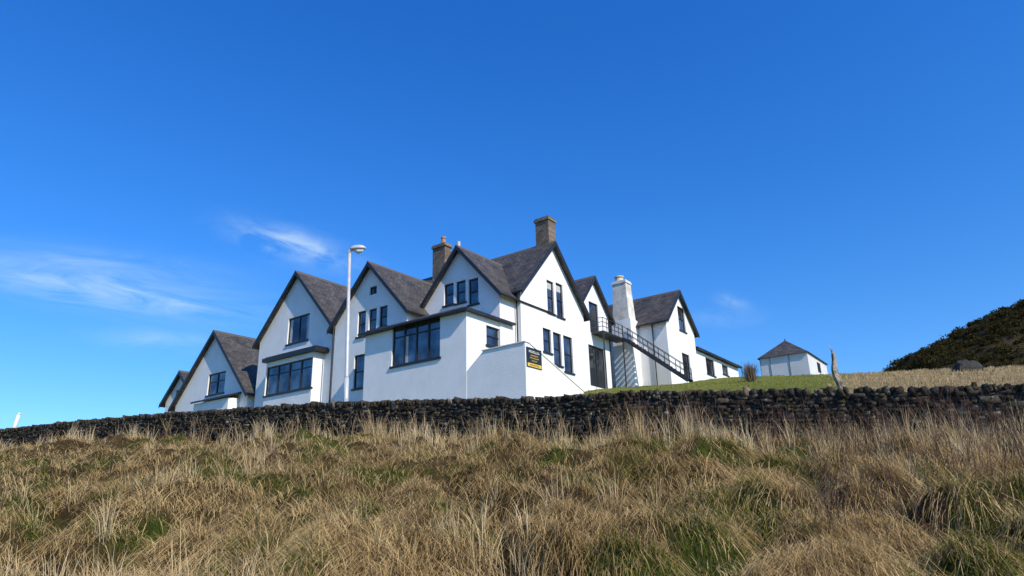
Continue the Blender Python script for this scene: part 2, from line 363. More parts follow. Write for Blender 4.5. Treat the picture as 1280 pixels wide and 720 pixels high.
# grass behind the wall
def back(n, per, cond, hgt, colr, lean=(.1, .7)):
    px = rng.uniform(690, 1400, n); y = rng.uniform(0, 1, n); r = (px-640)/890; x = r*30
    for _ in range(4): Y0 = yw(x)+.5; yy = Y0*(78/Y0)**y; x = r*yy
    k = cond(x, yy); x, yy = x[k], yy[k]; n = len(x); N = n*per
    bx = np.repeat(x, per)+rng.normal(0, .12, N); by = np.repeat(yy, per)+rng.normal(0, .12, N); z = H(bx, by)-.02
    col = lerp(*colr, rng.random(N)); L = rng.uniform(*hgt, N); wid = .004+.0007*by
    return blades(np.stack([bx, by, z], 1), rng.uniform(0, 6.28, N), rng.uniform(*lean, N), L, wid, col)
isf = lambda x, y: (x/y+rng.normal(0, .01, len(x)) > .47)
V, q, t, c = back(3400, 10, lambda x, y: ~isf(x, y), (.06, .16), ((.14, .17, .025), (.38, .35, .11)))
o = npmesh('lawn_grass', V, [q, t], c, BLADE); tag(o, 'short green grass of the lawn beside the hotel', 'grass', kind='stuff')
V, q, t, c = back(3400, 10, isf, (.12, .32), ((.28, .20, .09), (.66, .50, .27)))
o = npmesh('field_grass', V, [q, t], c, BLADE); tag(o, 'pale dry grass of the field below the dark hill', 'grass', kind='stuff')
# dead stems
def stems(n, pxr, hgt, near=None, colr=((.06, .034, .026), (.18, .11, .075))):
    px = rng.uniform(*pxr, n); r = (px-640)/890; r0 = rng.random(n)**.8; x = r*10
    for _ in range(3):
        y = 7.5*((yw(x)-.4)/7.5)**r0 if near is None else yw(x)-.4-near*r0
        x = r*y
    base = []; phi = []; le = []; L = []; wid = []
    for i in range(n):
        for s in range(random.randint(3, 7)):
            bx, by = x[i]+random.gauss(0, .14), y[i]+random.gauss(0, .14); a = random.uniform(0, 6.28); l = random.uniform(*hgt); ln = random.uniform(.05, .5)
            base.append((bx, by, 0, bx, by)); phi.append(a); le.append(ln); L.append(l); wid.append(.005+.0004*by)
            for k in range(random.randint(2, 6)):
                f = random.uniform(.35, .9); base.append((bx+math.cos(a)*l*ln*f**1.7, by+math.sin(a)*l*ln*f**1.7, l*f*math.sqrt(1-ln*ln)*(1-.28*ln*f*f), bx, by))
                phi.append(a+random.uniform(-1.5, 1.5)); le.append(random.uniform(.3, .8)); L.append(l*random.uniform(.15, .4)); wid.append(.0035+.0003*by)
    base = np.array(base); B = base[:, :3].copy(); B[:, 2] += H(base[:, 3], base[:, 4])
    return blades(B, np.array(phi), np.array(le), np.array(L), np.array(wid), lerp(*colr, rng.random(len(B))), root=.9)
V, q, t, c = merge([stems(150, (1000, 1380), (.5, 1.1)), stems(50, (-50, 1010), (.4, .85)), stems(80, (760, 1380), (.8, 1.4), 2.2), stems(60, (150, 900), (.7, 1.2), 2.0, ((.22, .15, .08), (.5, .36, .2)))])
o = npmesh('dead_stems', V, [q, t], c, TWIG); tag(o, 'dark bare dead weed stems standing in the dry grass', 'weeds', kind='stuff')

# ---------------------------------------------------------------- dry stone wall
bm = bmesh.new(); bmesh.ops.create_cube(bm, size=1); bmesh.ops.bevel(bm, geom=bm.edges[:], offset=.06, segments=1, affect='EDGES')
TV = np.array([v.co[:] for v in bm.verts]); TF = [[v.index for v in f.verts] for f in bm.faces]; bm.free()
sgn8 = np.array([[a, b_, d] for a in (-1, 1) for b_ in (-1, 1) for d in (-1, 1)])
w8 = np.prod(1+TV[:, None, :]*2*sgn8[None], 2)/8; w8 /= w8.sum(1, keepdims=True)
def stonemesh(name, S, parent):
    Vs = []; Cs = []; F4 = []; F3 = []; o = 0
    for c, u, n, sx, sy, sz, tl, col in S:
        T = TV+w8@rng.normal(0, .09, (8, 3)); T = T*np.array([sx, sy, sz])
        ct, st_ = math.cos(tl), math.sin(tl); tx = T[:, 0]*ct-T[:, 2]*st_; tz = T[:, 0]*st_+T[:, 2]*ct
        Vs.append(np.array(c)+tx[:, None]*np.array(u)+T[:, 1:2]*np.array(n)+tz[:, None]*np.array([0, 0, 1])); Cs.append(np.tile(col, (len(TV), 1)))
        for f in TF: (F4 if len(f) == 4 else F3).append([k+o for k in f])
        o += len(TV)
    ob = npmesh(name, np.concatenate(Vs), [np.array(F4), np.array(F3)], np.concatenate(Cs), DRY); ob.parent = parent; return ob
wall = empty('stone_wall', (0, 0, 0)); tag(wall, 'long dark dry stone wall with upright coping stones along the top of the bank', 'wall')
dens = []
for a, b_ in zip(wpts[:-1], wpts[1:]):
    n = max(2, int((b_-a).length/.05)); dens += [a.lerp(b_, k/n) for k in range(n)]
dens.append(wpts[-1]); D = np.array([d[:] for d in dens]); sl = np.concatenate([[0], np.cumsum(np.hypot(*(np.diff(D[:, :2], axis=0).T)))]); TL = sl[-1]
def at(s):
    p = np.array([np.interp(s, sl, D[:, k]) for k in range(3)]); q = np.array([np.interp(min(s+.3, TL), sl, D[:, k]) for k in range(3)])-np.array([np.interp(max(s-.3, 0), sl, D[:, k]) for k in range(3)])
    q[2] = 0; q /= np.linalg.norm(q); return p, q
def scol():
    v = random.uniform(.018, .062) if random.random() < .93 else random.uniform(.09, .18); w_ = random.uniform(0, 1); return (v*(1.1+.3*w_), v*1.02, v*(.92-.25*w_))
S = []; NCO = 13; hgt = (WH-.16)/NCO
for k in range(NCO):
    s = random.uniform(0, .3)
    while s < TL:
        big = random.random() < .06; l = random.uniform(.25, .42) if big else random.uniform(.08, .28); p, u = at(s+l/2); n = np.array([u[1], -u[0], 0])
        wav = (fbm(np.array([s*.9]), np.array([3.0+k*.15]), 5)[0]-.5)*.07
        z = p[2]-WH+.05+hgt*(k+.5)+wav-.04; th = .52-.008*k+random.uniform(-.04, .04)
        S.append((p*np.array([1, 1, 0])+np.array([0, 0, z]), u, n, l*1.03, th, hgt*(1.8 if big else random.uniform(.95, 1.2)), random.gauss(0, .05), scol())); s += l
stonemesh('wall_stones', S, wall)
S = []; s = 0
while s < TL:
    l = random.uniform(.05, .16); p, u = at(s+l/2); n = np.array([u[1], -u[0], 0]); h = random.uniform(.15, .21)+(.05 if random.random() < .12 else 0)
    if random.random() < .015: s += random.uniform(.1, .2); continue
    z = p[2]-.18+h/2; S.append((p*np.array([1, 1, 0])+np.array([0, 0, z]), u, n, l*1.1, random.uniform(.38, .48), h, random.gauss(.1, .15), scol())); s += l*.95
stonemesh('coping_stones', S, wall)
mb = MB()
for k in range(0, len(dens)-8, 8):
    a, b_ = dens[k], dens[k+8]; u = (b_-a); u.z = 0; u.normalize(); n = Vector((u.y, -u.x, 0))*.19
    zz = Vector((0, 0, -.18)); lo = Vector((0, 0, -WH-.5)); b2 = b_
    mb.hexa([a-n+lo, b2-n+lo, b2+n+lo, a+n+lo, a-n+zz, b2-n+zz, b2+n+zz, a+n+zz])
mb.build('wall_core', simple('wall_dark_core', (.02, .018, .015), .95), wall)

# ---------------------------------------------------------------- buildings
CUR = {}
def begin(name, x, y, z):
    e = empty(name, HW(x, y, z), HROT); CUR['p'] = e; CUR['o'] = (x, y, z); return e
def B(mb, name, mat, parent=None, **k): return mb.build(name, mat, parent or CUR['p'], CUR['o'], **k)
def cutwall(o, cuts):
    if not cuts: return
    mb = MB()
    for c in cuts: mb.box(*c)
    k = mb.build('cutter', BLACK, CUR['p'], CUR['o'])
    m = o.modifiers.new('b', 'BOOLEAN'); m.operation = 'DIFFERENCE'; m.solver = 'EXACT'; m.object = k
    bpy.context.view_layer.update(); dg = bpy.context.evaluated_depsgraph_get()
    me = bpy.data.meshes.new_from_object(o.evaluated_get(dg)); o.modifiers.clear(); o.data = me
    bpy.data.objects.remove(k, do_unlink=True)
def fbox(mb, face, pl, u0, u1, v0, v1, n0, n1):
    if face == 'F': mb.box(u0, u1, pl-n1, pl-n0, v0, v1)
    else: mb.box(pl+n0, pl+n1, u0, u1, v0, v1)
def wrect(face, pl, x0, x1, yt, yb):
    pk = PF if face == 'F' else PS; xm = (x0+x1)/2; ym = (yt+yb)/2
    return pk(x0, ym, pl)[0], pk(x1, ym, pl)[0], pk(xm, yb, pl)[1], pk(xm, yt, pl)[1]
CUTS = {}
def window(face, pl, rect, cols=1, rows=1, trans=None, key=None, sill=True, label=None, curtain=None, door=False):
    u0, u1, v0, v1 = rect
    if face == 'F': cut = (u0, u1, pl-.3, pl+.22, v0, v1)
    else: cut = (pl-.22, pl+.3, u0, u1, v0, v1)
    CUTS.setdefault(key, []).append(cut)
    f = MB(); w = .075; n0, n1 = -.17, -.09; e = .004
    u0 += e; u1 -= e; v0 += e; v1 -= e
    fbox(f, face, pl, u0, u1, v0, v0+w, n0, n1); fbox(f, face, pl, u0, u1, v1-w, v1, n0, n1)
    fbox(f, face, pl, u0, u0+w, v0+w, v1-w, n0, n1); fbox(f, face, pl, u1-w, u1, v0+w, v1-w, n0, n1)
    for k in range(1, cols):
        c = u0+(u1-u0)*k/cols; fbox(f, face, pl, c-.05, c+.05, v0+w, v1-w, n0+.004, n1+.012)
    if trans: rr = [v0+(v1-v0)*trans]
    else: rr = [v0+(v1-v0)*k/rows for k in range(1, rows)]
    for r_ in rr: fbox(f, face, pl, u0+w, u1-w, r_-.03, r_+.03, n0+.008, n1+.006)
    if door: fbox(f, face, pl, u0+w, u1-w, v0+w, v0+(v1-v0)*.45, n0+.01, n1-.02)
    fo = B(f, 'door' if door else 'window', BLACK)
    if label: fo['label'] = label
    g_ = MB(); fbox(g_, face, pl, u0+.02, u1-.02, v0+.02, v1-.02, -.15, -.138); B(g_, 'pane', GLASS, fo)
    for a, b2, c2, d2 in (curtain or []):
        c_ = MB(); fbox(c_, face, pl, u0+(u1-u0)*a, u0+(u1-u0)*b2, v0+(v1-v0)*c2, v0+(v1-v0)*d2, -.1372, -.1340)
        B(c_, 'curtain', CURT, fo)
    if sill and not door:
        s_ = MB(); fbox(s_, face, pl, u0-.1, u1+.1, v0-.13, v0-.01, -.08, .07); B(s_, 'sill', BLACK, fo)
    return fo
def slab(mb, pts, th):
    top = [(p[0], p[1], p[2]+th) for p in pts]; bot = [(p[0], p[1], p[2]) for p in pts]; uv = [(p[3], p[4]) for p in pts]
    mb.add(top+bot, [(0, 1, 2, 3), (7, 6, 5, 4), (0, 4, 5, 1), (1, 5, 6, 2), (2, 6, 7, 3), (3, 7, 4, 0)], uv+uv)
def gable(ridge, Q0, L, p0, p1, ze, za, zb, key=None, over=.35, oe=.35, backover=0, label=None, wall=HARL):
    fn = (lambda p, q, z: (p, Q0+q, z)) if ridge == 'y' else (lambda p, q, z: (Q0-q, p, z))
    pm = (p0+p1)/2; mb = MB(); mb.prism([(p0, zb), (p1, zb), (p1, ze), (pm, za), (p0, ze)], fn, 0, L)
    wo = B(mb, 'wall', wall); cutwall(wo, CUTS.pop(key, []))
    tn = (za-ze)/(pm-p0); g = .012; ln = math.hypot(pm-p0+oe, tn*(pm-p0+oe))
    r_ = MB()
    for sgn in (-1, 1):
        pe = (p0-oe) if sgn < 0 else (p1+oe); zee = ze-oe*tn+g
        pts = [(*fn(pe, -over, zee), -over, 0), (*fn(pm, -over, za+g), -over, ln), (*fn(pm, L+backover, za+g), L, ln), (*fn(pe, L+backover, zee), L, 0)]
        slab(r_, pts, .11)
    ro = B(r_, 'roof', SLATE)
    if label: ro['label'] = label
    bb = MB()
    for sgn in (-1, 1):
        pe = (p0-oe-.02) if sgn < 0 else (p1+oe+.02); ze2 = ze-(oe+.02)*tn
        bb.prism([(pe, ze2-.16), (pm, za-.16), (pm, za+.15), (pe, ze2+.15)], fn, -over-.05, -over-.004)
    B(bb, 'bargeboard', BLACK, ro)
    rc = MB(); rc.prism([(pm-.14, za+.10-.14*tn+.03), (pm, za+.10), (pm+.14, za+.10-.14*tn+.03), (pm, za+.19)], fn, -over-.06, L+backover)
    B(rc, 'ridge_cap', RIDGE, ro)
    gt = MB()
    for sgn in (-1, 1):
        pe = (p0-oe-.05) if sgn < 0 else (p1+oe+.05); z_ = ze-oe*tn
        gt.tube([fn(pe, -over+.02, z_), fn(pe, L, z_)], .06, 6)
    B(gt, 'gutter', BLACK, ro)
    return ro

hotel = begin('hotel_building', 0, 0, 6.5)
tag(hotel, 'rambling white hotel with black trimmed slate gables, bays and tall chimneys', 'hotel')
ZB = 4.0
# --- annex
ax0 = PF(457, 420, 0)[0]; zan = PF(583, 389, 0)[1]
window('F', 0, wrect('F', 0, 490, 550, 402, 452), 4, 1, .72, 'annex', label='wide four light window of the flat roofed bay', curtain=[(.26, .32, .03, .70)])
window('S', 0, wrect('S', 0, 608, 626, 409, 433), 1, 2, None, 'annex')
mb = MB().box(ax0, 0, 0, 4.3, ZB, zan); o = B(mb, 'wall', HARL); cutwall(o, CUTS.pop('annex'))
r_ = MB(); oh = .35; ins = 2.2; hh = .95
a_ = [(ax0-oh, -oh), (oh, -oh), (oh, 4.2), (ax0-oh, 4.2)]; b_ = [(ax0-oh+ins, -oh+ins), (oh-ins, -oh+ins), (oh-ins, 4.2), (ax0-oh+ins, 4.2)]
z1 = zan+.12
def q4(m, A_, B_, C_, D_, l1, l2): m.add([A_, B_, C_, D_], [(0, 1, 2, 3)], [(0, 0), (l1, 0), (l1-l2, 2.4), (l2, 2.4)])
q4(r_, (*a_[0], z1), (*a_[1], z1), (*b_[1], z1+hh), (*b_[0], z1+hh), 8, 2.2)
q4(r_, (*a_[1], z1), (*a_[2], z1), (*b_[2], z1+hh), (*b_[1], z1+hh), 4.5, 0)
q4(r_, (*a_[3], z1), (*a_[0], z1), (*b_[0], z1+hh), (*b_[3], z1+hh), 4.5, 0)
q4(r_, (*b_[0], z1+hh), (*b_[1], z1+hh), (*b_[2], z1+hh), (*b_[3], z1+hh), 4, 0)
ro = B(r_, 'roof', SLATE); ro['label'] = 'low hipped slate roof over the front bay'
B(MB().box(ax0-oh, oh, -oh, 4.2, zan+.003, z1-.003), 'eaves_board', BLACK, ro)
# --- main block
yA, zA = PS(692, 307, .4); yL, zL = PS(650, 358, .4); yR, zR = PS(728, 374, .4)
half = (yR-yL)/2; ym = (yR+yL)/2; zE = zA-half*1.08
for a in ((684, 692.5, 351.5, 391), (695.5, 704, 355, 396)): window('S', .4, wrect('S', .4, *a), 1, 2, None, 'main', curtain=[(.12, .88, .76, .95)])
for a in ((679, 689, 411, 440), (692, 702, 416.5, 456), (705, 716, 421, 465)): window('S', .4, wrect('S', .4, *a), 1, 2, None, 'main')
gable('x', .4, 15.5, yL, yR, zE, zA, ZB, 'main', label='long dark slate roof of the main block')
# --- front gable over the bay
xm, zm = PF(575, 311, 3.0); xl, zl = PF(527, 383, 3.0); hw = xm-xl+.15
for a in ((555, 567, 354.5, 381), (570, 582, 351, 378), (585.5, 598, 348, 380)): window('F', 3.0, wrect('F', 3.0, *a), 1, 2, None, 'fg')
gable('y', 3.0, ym-3.0-.2, xm-hw+.35, min(xm+hw-.35, .15), zm-(hw-.35)*1.12, zm, ZB, 'fg', label='sunlit slate roof of the gable above the bay')
# --- gable A
xa, zaA = PF(465, 331, 1.2); xal, _ = PF(418.5, 420, 1.2); hwA = xa-xal
for a in ((447, 457, 389, 420), (461, 470.5, 386, 412), (474, 484, 382.5, 408)): window('F', 1.2, wrect('F', 1.2, *a), 1, 2, None, 'ga')
window('F', 1.2, wrect('F', 1.2, 462, 471, 358, 368), 2, 1, None, 'ga', sill=False, label='tiny square window high in the gable')
window('F', 1.2, wrect('F', 1.2, 442, 455, 443.5, 485), 1, 2, None, 'ga')
gable('y', 1.2, ym-1.2-.2, xa-hwA, xa+hwA, zaA-hwA*1.08, zaA, ZB, 'ga')
# --- gable B
YBp = 1.5
xb, zbB = PF(370, 344, YBp); xbl, _ = PF(324, 440, YBp); xbr, _ = PF(415, 430, YBp); hwB = (xbr-xbl)/2; xbm = (xbr+xbl)/2
window('F', YBp, wrect('F', YBp, 360, 386, 395, 427), 2, 1, None, 'gb', curtain=[(.05, .16, .05, .95), (.84, .95, .05, .95)])
gable('y', YBp, 9.0, xbm-hwB, xbm+hwB, zbB-hwB*1.08, zbB, ZB, 'gb')
by = YBp-.9; bx0, bx1, bz0, bz1 = wrect('F', by, 332, 390, 453, 489)
bayw = MB(); bayw.prism([(bx0, YBp), (bx1, YBp), (bx1-.0, by+.0), (bx0, by)], lambda p, q, z: (p, z, q), ZB, bz1+.35)
o = B(bayw, 'bay_wall', HARL)
window('F', by, (bx0+.05, bx1-.05, bz0, bz1), 4, 1, .7, 'bay', label='wide bay window with black frame')
cutwall(o, CUTS.pop('bay'))
B(MB().box(bx0-.25, bx1+.5, by-.25, YBp-.003, bz1+.352, bz1+.62).box(bx0-.1, bx1+.35, by-.1, YBp-.003, bz1+.623, bz1+.72), 'bay_roof', BLACK)
# --- E block behind the main gable
Ex = -2.0; ye, zeE = PS(739, 348, Ex); yer, _ = PS(761, 400, Ex); hwE = yer-ye
window('S', Ex, wrect('S', Ex, 737, 748, 379, 417), 1, 1, None, 'ge', door=True, label='upper door opening onto the fire escape')
window('S', Ex, wrect('S', Ex, 737, 757, 434, 484), 2, 1, None, 'ge', door=True, label='dark double door at ground level under the fire escape')
gable('x', Ex, 7, ye-hwE, ye+hwE, zeE-hwE*1.15, zeE, ZB, 'ge')
# --- F wing
Fx = 1.9; yf0, _ = PS(836, 440, Fx); yf1, _ = PS(870, 440, Fx); ymf = (yf0+yf1)/2; _, zfa = PS(852, 369, Fx); hwF = (yf1-yf0)/2
window('S', Fx, wrect('S', Fx, 848, 856, 385, 413), 1, 2, None, 'gf')
window('S', Fx, wrect('S', Fx, 854, 863, 443, 473), 1, 2, None, 'gf')
gable('x', Fx, 7, yf0, yf1, zfa-hwF*1.0, zfa, ZB+2, 'gf', over=.3)
# --- low wing G
yg1, zg1 = PS(926, 461, Fx); _, zg0 = PS(874, 436, Fx); zg = (zg0+zg1)/2
for a in ((883, 893, 449, 468), (903, 910, 457, 468)): window('S', Fx-.3, wrect('S', Fx-.3, *a), 1, 1, None, 'gg')
o = B(MB().box(-3, Fx-.3, yf1+.01, yg1, ZB+3, zg), 'wall', HARL); cutwall(o, CUTS.pop('gg'))
lr = MB(); slab(lr, [(Fx+.1, yf1+.36, zg+.01, 0, 0), (Fx+.1, yg1+.3, zg+.01, 10, 0), (-1, yg1+.3, zg+.55, 10, 3), (-1, yf1+.36, zg+.55, 0, 3)], .16)
B(lr, 'lean_to_roof', BLACK)
# --- terrace block (stair parapet)
tx = PF(657, 460, 0)[0]; _, zt1 = PF(657, 427, 0); xq, zt2 = PF(603, 436, 0); _, zt3 = PF(584.5, 463, 0)
yt4, zt4 = PS(730, 490, tx)
par = MB(); par.prism([(.0, ZB), (tx, ZB), (tx, zt1), (xq, zt1-.05), (.0, zt3)], lambda p, q, z: (p, q, z), .02, .3)
par.prism([(.3, ZB), (yt4, ZB), (yt4, zt4), (.3, zt1)], lambda p, q, z: (q, p, z), tx-.28, tx)
pw = B(par, 'parapet_wall', HARL, bevel=.02); pw['label'] = 'white parapet walls of the outside stair below the gable'
cpx = MB(); cpx.prism([(xq-.05, zt1-.04), (tx+.05, zt1+.004), (tx+.05, zt1+.06), (xq-.05, zt1+.02)], lambda p, q, z: (p, q, z), -.03, .35); B(cpx, 'coping', PALE, pw)
cpy = MB(); cpy.prism([(.36, zt1+.004), (yt4+.03, zt4+.004), (yt4+.03, zt4+.06), (.36, zt1+.06)], lambda p, q, z: (q, p, z), tx-.31, tx+.03); B(cpy, 'coping', PALE, pw)
st_ = MB()
for k in range(12): st_.box(.01, tx-.29, .31+k*.28, .31+(k+1)*.28-.003, ZB, zt4+.2+(zt1-1.0-zt4-.2)*(1-k/12))
B(st_, 'steps', simple('concrete_step', (.35, .34, .32), .9), pw)
# --- drain pipes
for (x_, y_, z0_, z1_) in ((.22, yL-.15, zt3-2, zE+.1), (xa-hwA-.05, 1.12, ZB+2, zaA-hwA*1.08), (Ex+.06, ye+hwE-.2, ZB+3, zeE-hwE*1.15), (Fx-1.2, yf0-.08, ZB+3, zfa-hwF-.1)):
    B(MB().tube([(x_, y_, z0_), (x_, y_, z1_)], .05, 8), 'drain_pipe', BLACK)
# --- chimneys
def chimney(x0, x1, y0, y1, z0, z1, mat, pots, capmat=None, label=None, taper=0):
    c = MB().hexa([(x0, y0, z0), (x1, y0, z0), (x1, y1, z0), (x0, y1, z0), (x0+taper, y0+taper, z1), (x1-taper, y0+taper, z1), (x1-taper, y1-taper, z1), (x0+taper, y1-taper, z1)])
    o = B(c, 'chimney', mat)
    if label: o['label'] = label
    cap = MB().box(x0-.08+taper, x1+.08-taper, y0-.08+taper, y1+.08-taper, z1-.22, z1-.06).box(x0-.03+taper, x1+.03-taper, y0-.03+taper, y1+.03-taper, z1-.057, z1+.05)
    B(cap, 'chimney_cap', capmat or mat, o)
    for (a, b2, r0, h, m_) in pots:
        B(MB().tube([(a, b2, z1+.02), (a, b2, z1+h*.8), (a, b2, z1+h*.81), (a, b2, z1+h)], [r0, r0*.82, r0*1.05, r0], 12), 'chimney_pot', m_, o)
zc = PS(684, 274, 0)[1]
chimney(-.75, .32, yA-.42, yA+.42, zA-1.2, zc, BSTONE, [], label='square brown stone chimney on the main gable')
xc0, zc2 = PF(545, 310, ym); xc1, _ = PF(560, 310, ym)
chimney(xc0, xc1, ym-.36, ym+.36, zA-1.3, zc2, BSTONE, [((xc0+xc1)/2+.15, ym, .19, .7, CLAY)], label='brown stone chimney with a tall clay pot')
xc2 = PF(571, 320, ym-.2)[0]; zc3 = PF(571, 303, ym)[1]
B(MB().tube([(xc2, ym, zA-.2), (xc2, ym, zc3)], [.17, .13], 10), 'chimney_pot', BUFF)
cxa, zc4 = PF(764, 353, yf0-1.3); cxb, _ = PF(780, 353, yf0-1.3)
zsh = PF(775, 400, yf0-1.3)[1]
B(MB().box(cxa-.25, cxb+.3, yf0-1.32, yf0-.003, ZB+3, zsh), 'wall', HARL)
chimney(cxa-.12, cxb+.18, yf0-1.28, yf0-.05, zsh-.01, zc4, WHARL, [((cxa+cxb)/2-.12, yf0-.7, .4, .55, BUFF)], label='tall weathered white chimney beside the fire escape', taper=.15)
# --- fire escape
zl_ = PS(765, 417, Ex+1.1)[1]; sy0, sy1 = yf0-2.25, yf0-1.4; xs0 = Ex+1.1
ly0 = ye-.6; xE, zEb = PF(860, 475, sy0)
fe = MB(); fe.box(Ex+.02, xs0, ly0, sy1, zl_-.1, zl_)
for y_ in (ly0+.05, sy0): fe.bar((xs0-.05, y_, ZB+3), (xs0-.05, y_, zl_-.1), .08)
fo = B(fe, 'fire_escape', METAL); fo['label'] = 'dark metal fire escape landing and stair'
n = 17; stp = MB(); rn = abs(xE-xs0)/n
for k in range(n):
    f = (k+.5)/n; x_ = xs0+(xE-xs0)*f; z_ = zl_+(zEb-zl_)*f
    stp.box(x_-rn*.62, x_+rn*.62, sy0+.02, sy1-.02, z_-.02, z_+.02)
B(stp, 'steps', METAL, fo)
sg = MB()
for y_ in (sy0, sy1): sg.bar((xs0, y_, zl_-.05), (xE, y_, zEb-.05), .05, .24)
B(sg, 'stringer', METAL, fo)
rl = MB()
for y_ in (sy0, sy1):
    for h in (1.0, .55): rl.bar((xs0, y_, zl_+h), (xE, y_, zEb+h), .045)
    for k in range(7):
        f = k/6; x_ = xs0+(xE-xs0)*f; z_ = zl_+(zEb-zl_)*f; rl.bar((x_, y_, z_-.05), (x_, y_, z_+1), .045)
for h in (1.05, .7, .35):
    rl.bar((xs0-.04, ly0, zl_+h), (xs0-.04, sy0, zl_+h), .04); rl.bar((Ex+.03, ly0, zl_+h), (xs0-.04, ly0, zl_+h), .04)
for k in range(6):
    y_ = ly0+(sy0-ly0)*k/5; rl.bar((xs0-.04, y_, zl_), (xs0-.04, y_, zl_+1.05), .04)
B(rl, 'railing', METAL, fo)

# --- left house C / D
house = begin('white_house', PF(272, 500, 1.2)[0], 1.2, 8.5)
tag(house, 'smaller white slate roofed house at the left end with two stepped gables', 'house')
xc_, zc_ = PF(272, 416, 1.2); xr_, _ = PF(310, 490, 1.2); hwC = xr_-xc_
window('F', 1.2, wrect('F', 1.2, 260, 281, 466, 492), 2, 1, .6, 'gc')
gable('y', 1.2, 9, xc_-hwC, xc_+hwC, zc_-hwC*1.05, zc_, ZB+2, 'gc')
pz = PF(262, 499, .2)[1]; p0 = PF(240, 500, .2)[0]; p1 = PF(286, 497, .2)[0]
lr = MB(); slab(lr, [(p0, .1, pz-.1, 0, 0), (p1, .1, pz-.1, 4, 0), (p1, 1.19, pz+.25, 4, 1.2), (p0, 1.19, pz+.25, 0, 1.2)], .14); B(lr, 'porch_roof', BLACK)
B(MB().box(p0+.2, p1-.2, .3, 1.19, ZB+2, pz-.12), 'porch_wall', HARL)
Dy = 2.6; xd, zd = PF(229, 466, Dy); xdl, _ = PF(207, 505, Dy); hwD = xd-xdl
window('F', Dy, wrect('F', Dy, 219, 230, 487, 506), 1, 2, None, 'gd')
gable('y', Dy, 6, xd-hwD, xd+hwD, zd-hwD*1.0, zd, ZB+2, 'gd')

# --- sign
sx = tx+.012; s_r = wrect('S', sx, 658, 676.5, 436, 460)
sg_ = empty('wall_sign', HW(sx, s_r[0], s_r[2]), HROT); tag(sg_, 'black and yellow sign with small lettering on the white parapet wall', 'sign')
so = (sx, s_r[0], s_r[2]); w_, h_ = s_r[1]-s_r[0], s_r[3]-s_r[2]
def sb(mb, u0, u1, v0, v1, n): mb.box(sx+n, sx+n+.006, so[1]+u0*w_, so[1]+u1*w_, so[2]+v0*h_, so[2]+v1*h_)
mb = MB(); mb.box(sx, sx+.03, so[1], so[1]+w_, so[2], so[2]+h_); mb.build('board', BLACK, sg_, so)
mb = MB(); sb(mb, .04, .96, .03, .20, .032); mb.build('yellow_band', YEL, sg_, so)
def strokes(u0, u1, v0, v1, n, seed, mat, nn=.032):
    mb = MB(); rr = random.Random(seed); cell = (u1-u0)/n
    for k in range(n):
        a = u0+cell*k+cell*.12; b2 = u0+cell*(k+1)-cell*.12; s_ = (b2-a)*.28; t_ = (v1-v0)*.2
        ty = rr.randint(0, 3)
        sb(mb, a, a+s_, v0, v1, nn)
        if ty in (0, 1): sb(mb, a+s_+.002, b2, v1-t_, v1, nn)
        if ty in (1, 2): sb(mb, a+s_+.002, b2, (v0+v1)/2-t_/2, (v0+v1)/2+t_/2, nn)
        if ty in (0, 3): sb(mb, a+s_+.002, b2, v0, v0+t_, nn)
        if ty == 2: sb(mb, b2-s_, b2, v0, (v0+v1)/2-t_/2-.002, nn)
    mb.build('lettering', mat, sg_, so)
strokes(.14, .86, .74, .86, 8, 1, PALE); strokes(.25, .75, .58, .64, 9, 2, YEL); strokes(.2, .8, .45, .51, 10, 3, YEL); strokes(.32, .68, .31, .37, 6, 4, YEL)
strokes(.16, .84, .08, .15, 10, 5, BLACK, .039)

# ---------------------------------------------------------------- street lamp
lb = W(433, 505, 28.6); lt = W(437, 314, 28.6)
gz = float(H(np.array([lb.x]), np.array([lb.y]))[0]); base = Vector((lb.x, lb.y, gz-.1))
lamp = empty('street_lamp', base); tag(lamp, 'tall pale grey street lamp standing behind the stone wall', 'street lamp')
T = lt-base; dirn = T.normalized()
MB().tube([Vector((0, 0, 0)), dirn*1.9], .105, 16).build('lower_post', GALV, lamp, smooth=True)
MB().tube([dirn*1.88, dirn*1.98, dirn*T.length], [.105, .082, .068], 16).build('upper_post', GALV, lamp, smooth=True)
tp = dirn*T.length
MB().tube([tp-Vector((0, 0, .12)), tp+Vector((.02, 0, .06)), tp+Vector((.18, 0, .14))], [.07, .07, .06], 12).build('bracket', GALV, lamp, smooth=True)
hd = MB(); prof = [(0, .07, .07), (.06, .12, .12), (.2, .17, .16), (.42, .19, .17), (.6, .16, .13), (.70, .08, .06), (.73, .01, .01)]
vs = []; fs = []
for i_, (a, wv, hv) in enumerate(prof):
    for k in range(16):
        an = 2*math.pi*k/16; vs.append(tp+Vector((a*.98+.02, math.cos(an)*wv, .1+a*.05+max(-.06, math.sin(an)*hv))))
for i_ in range(len(prof)-1):
    for k in range(16): fs.append((i_*16+k, i_*16+(k+1) % 16, (i_+1)*16+(k+1) % 16, (i_+1)*16+k))
fs += [tuple(range(16)), tuple(range((len(prof)-1)*16, len(prof)*16))]
hd.add(vs, fs); lh = hd.build('lamp_head', GALV, lamp, smooth=True)
bw = MB(); bw.tube([tp+Vector((.2, 0, .06)), tp+Vector((.4, 0, .0)), tp+Vector((.62, 0, .07))], [.09, .14, .08], 12); bw.build('diffuser', LENS, lh, smooth=True)
MB().box(-.06, .06, -.13, -.09, .5, 1.0).build('access_door', GALV, lamp)

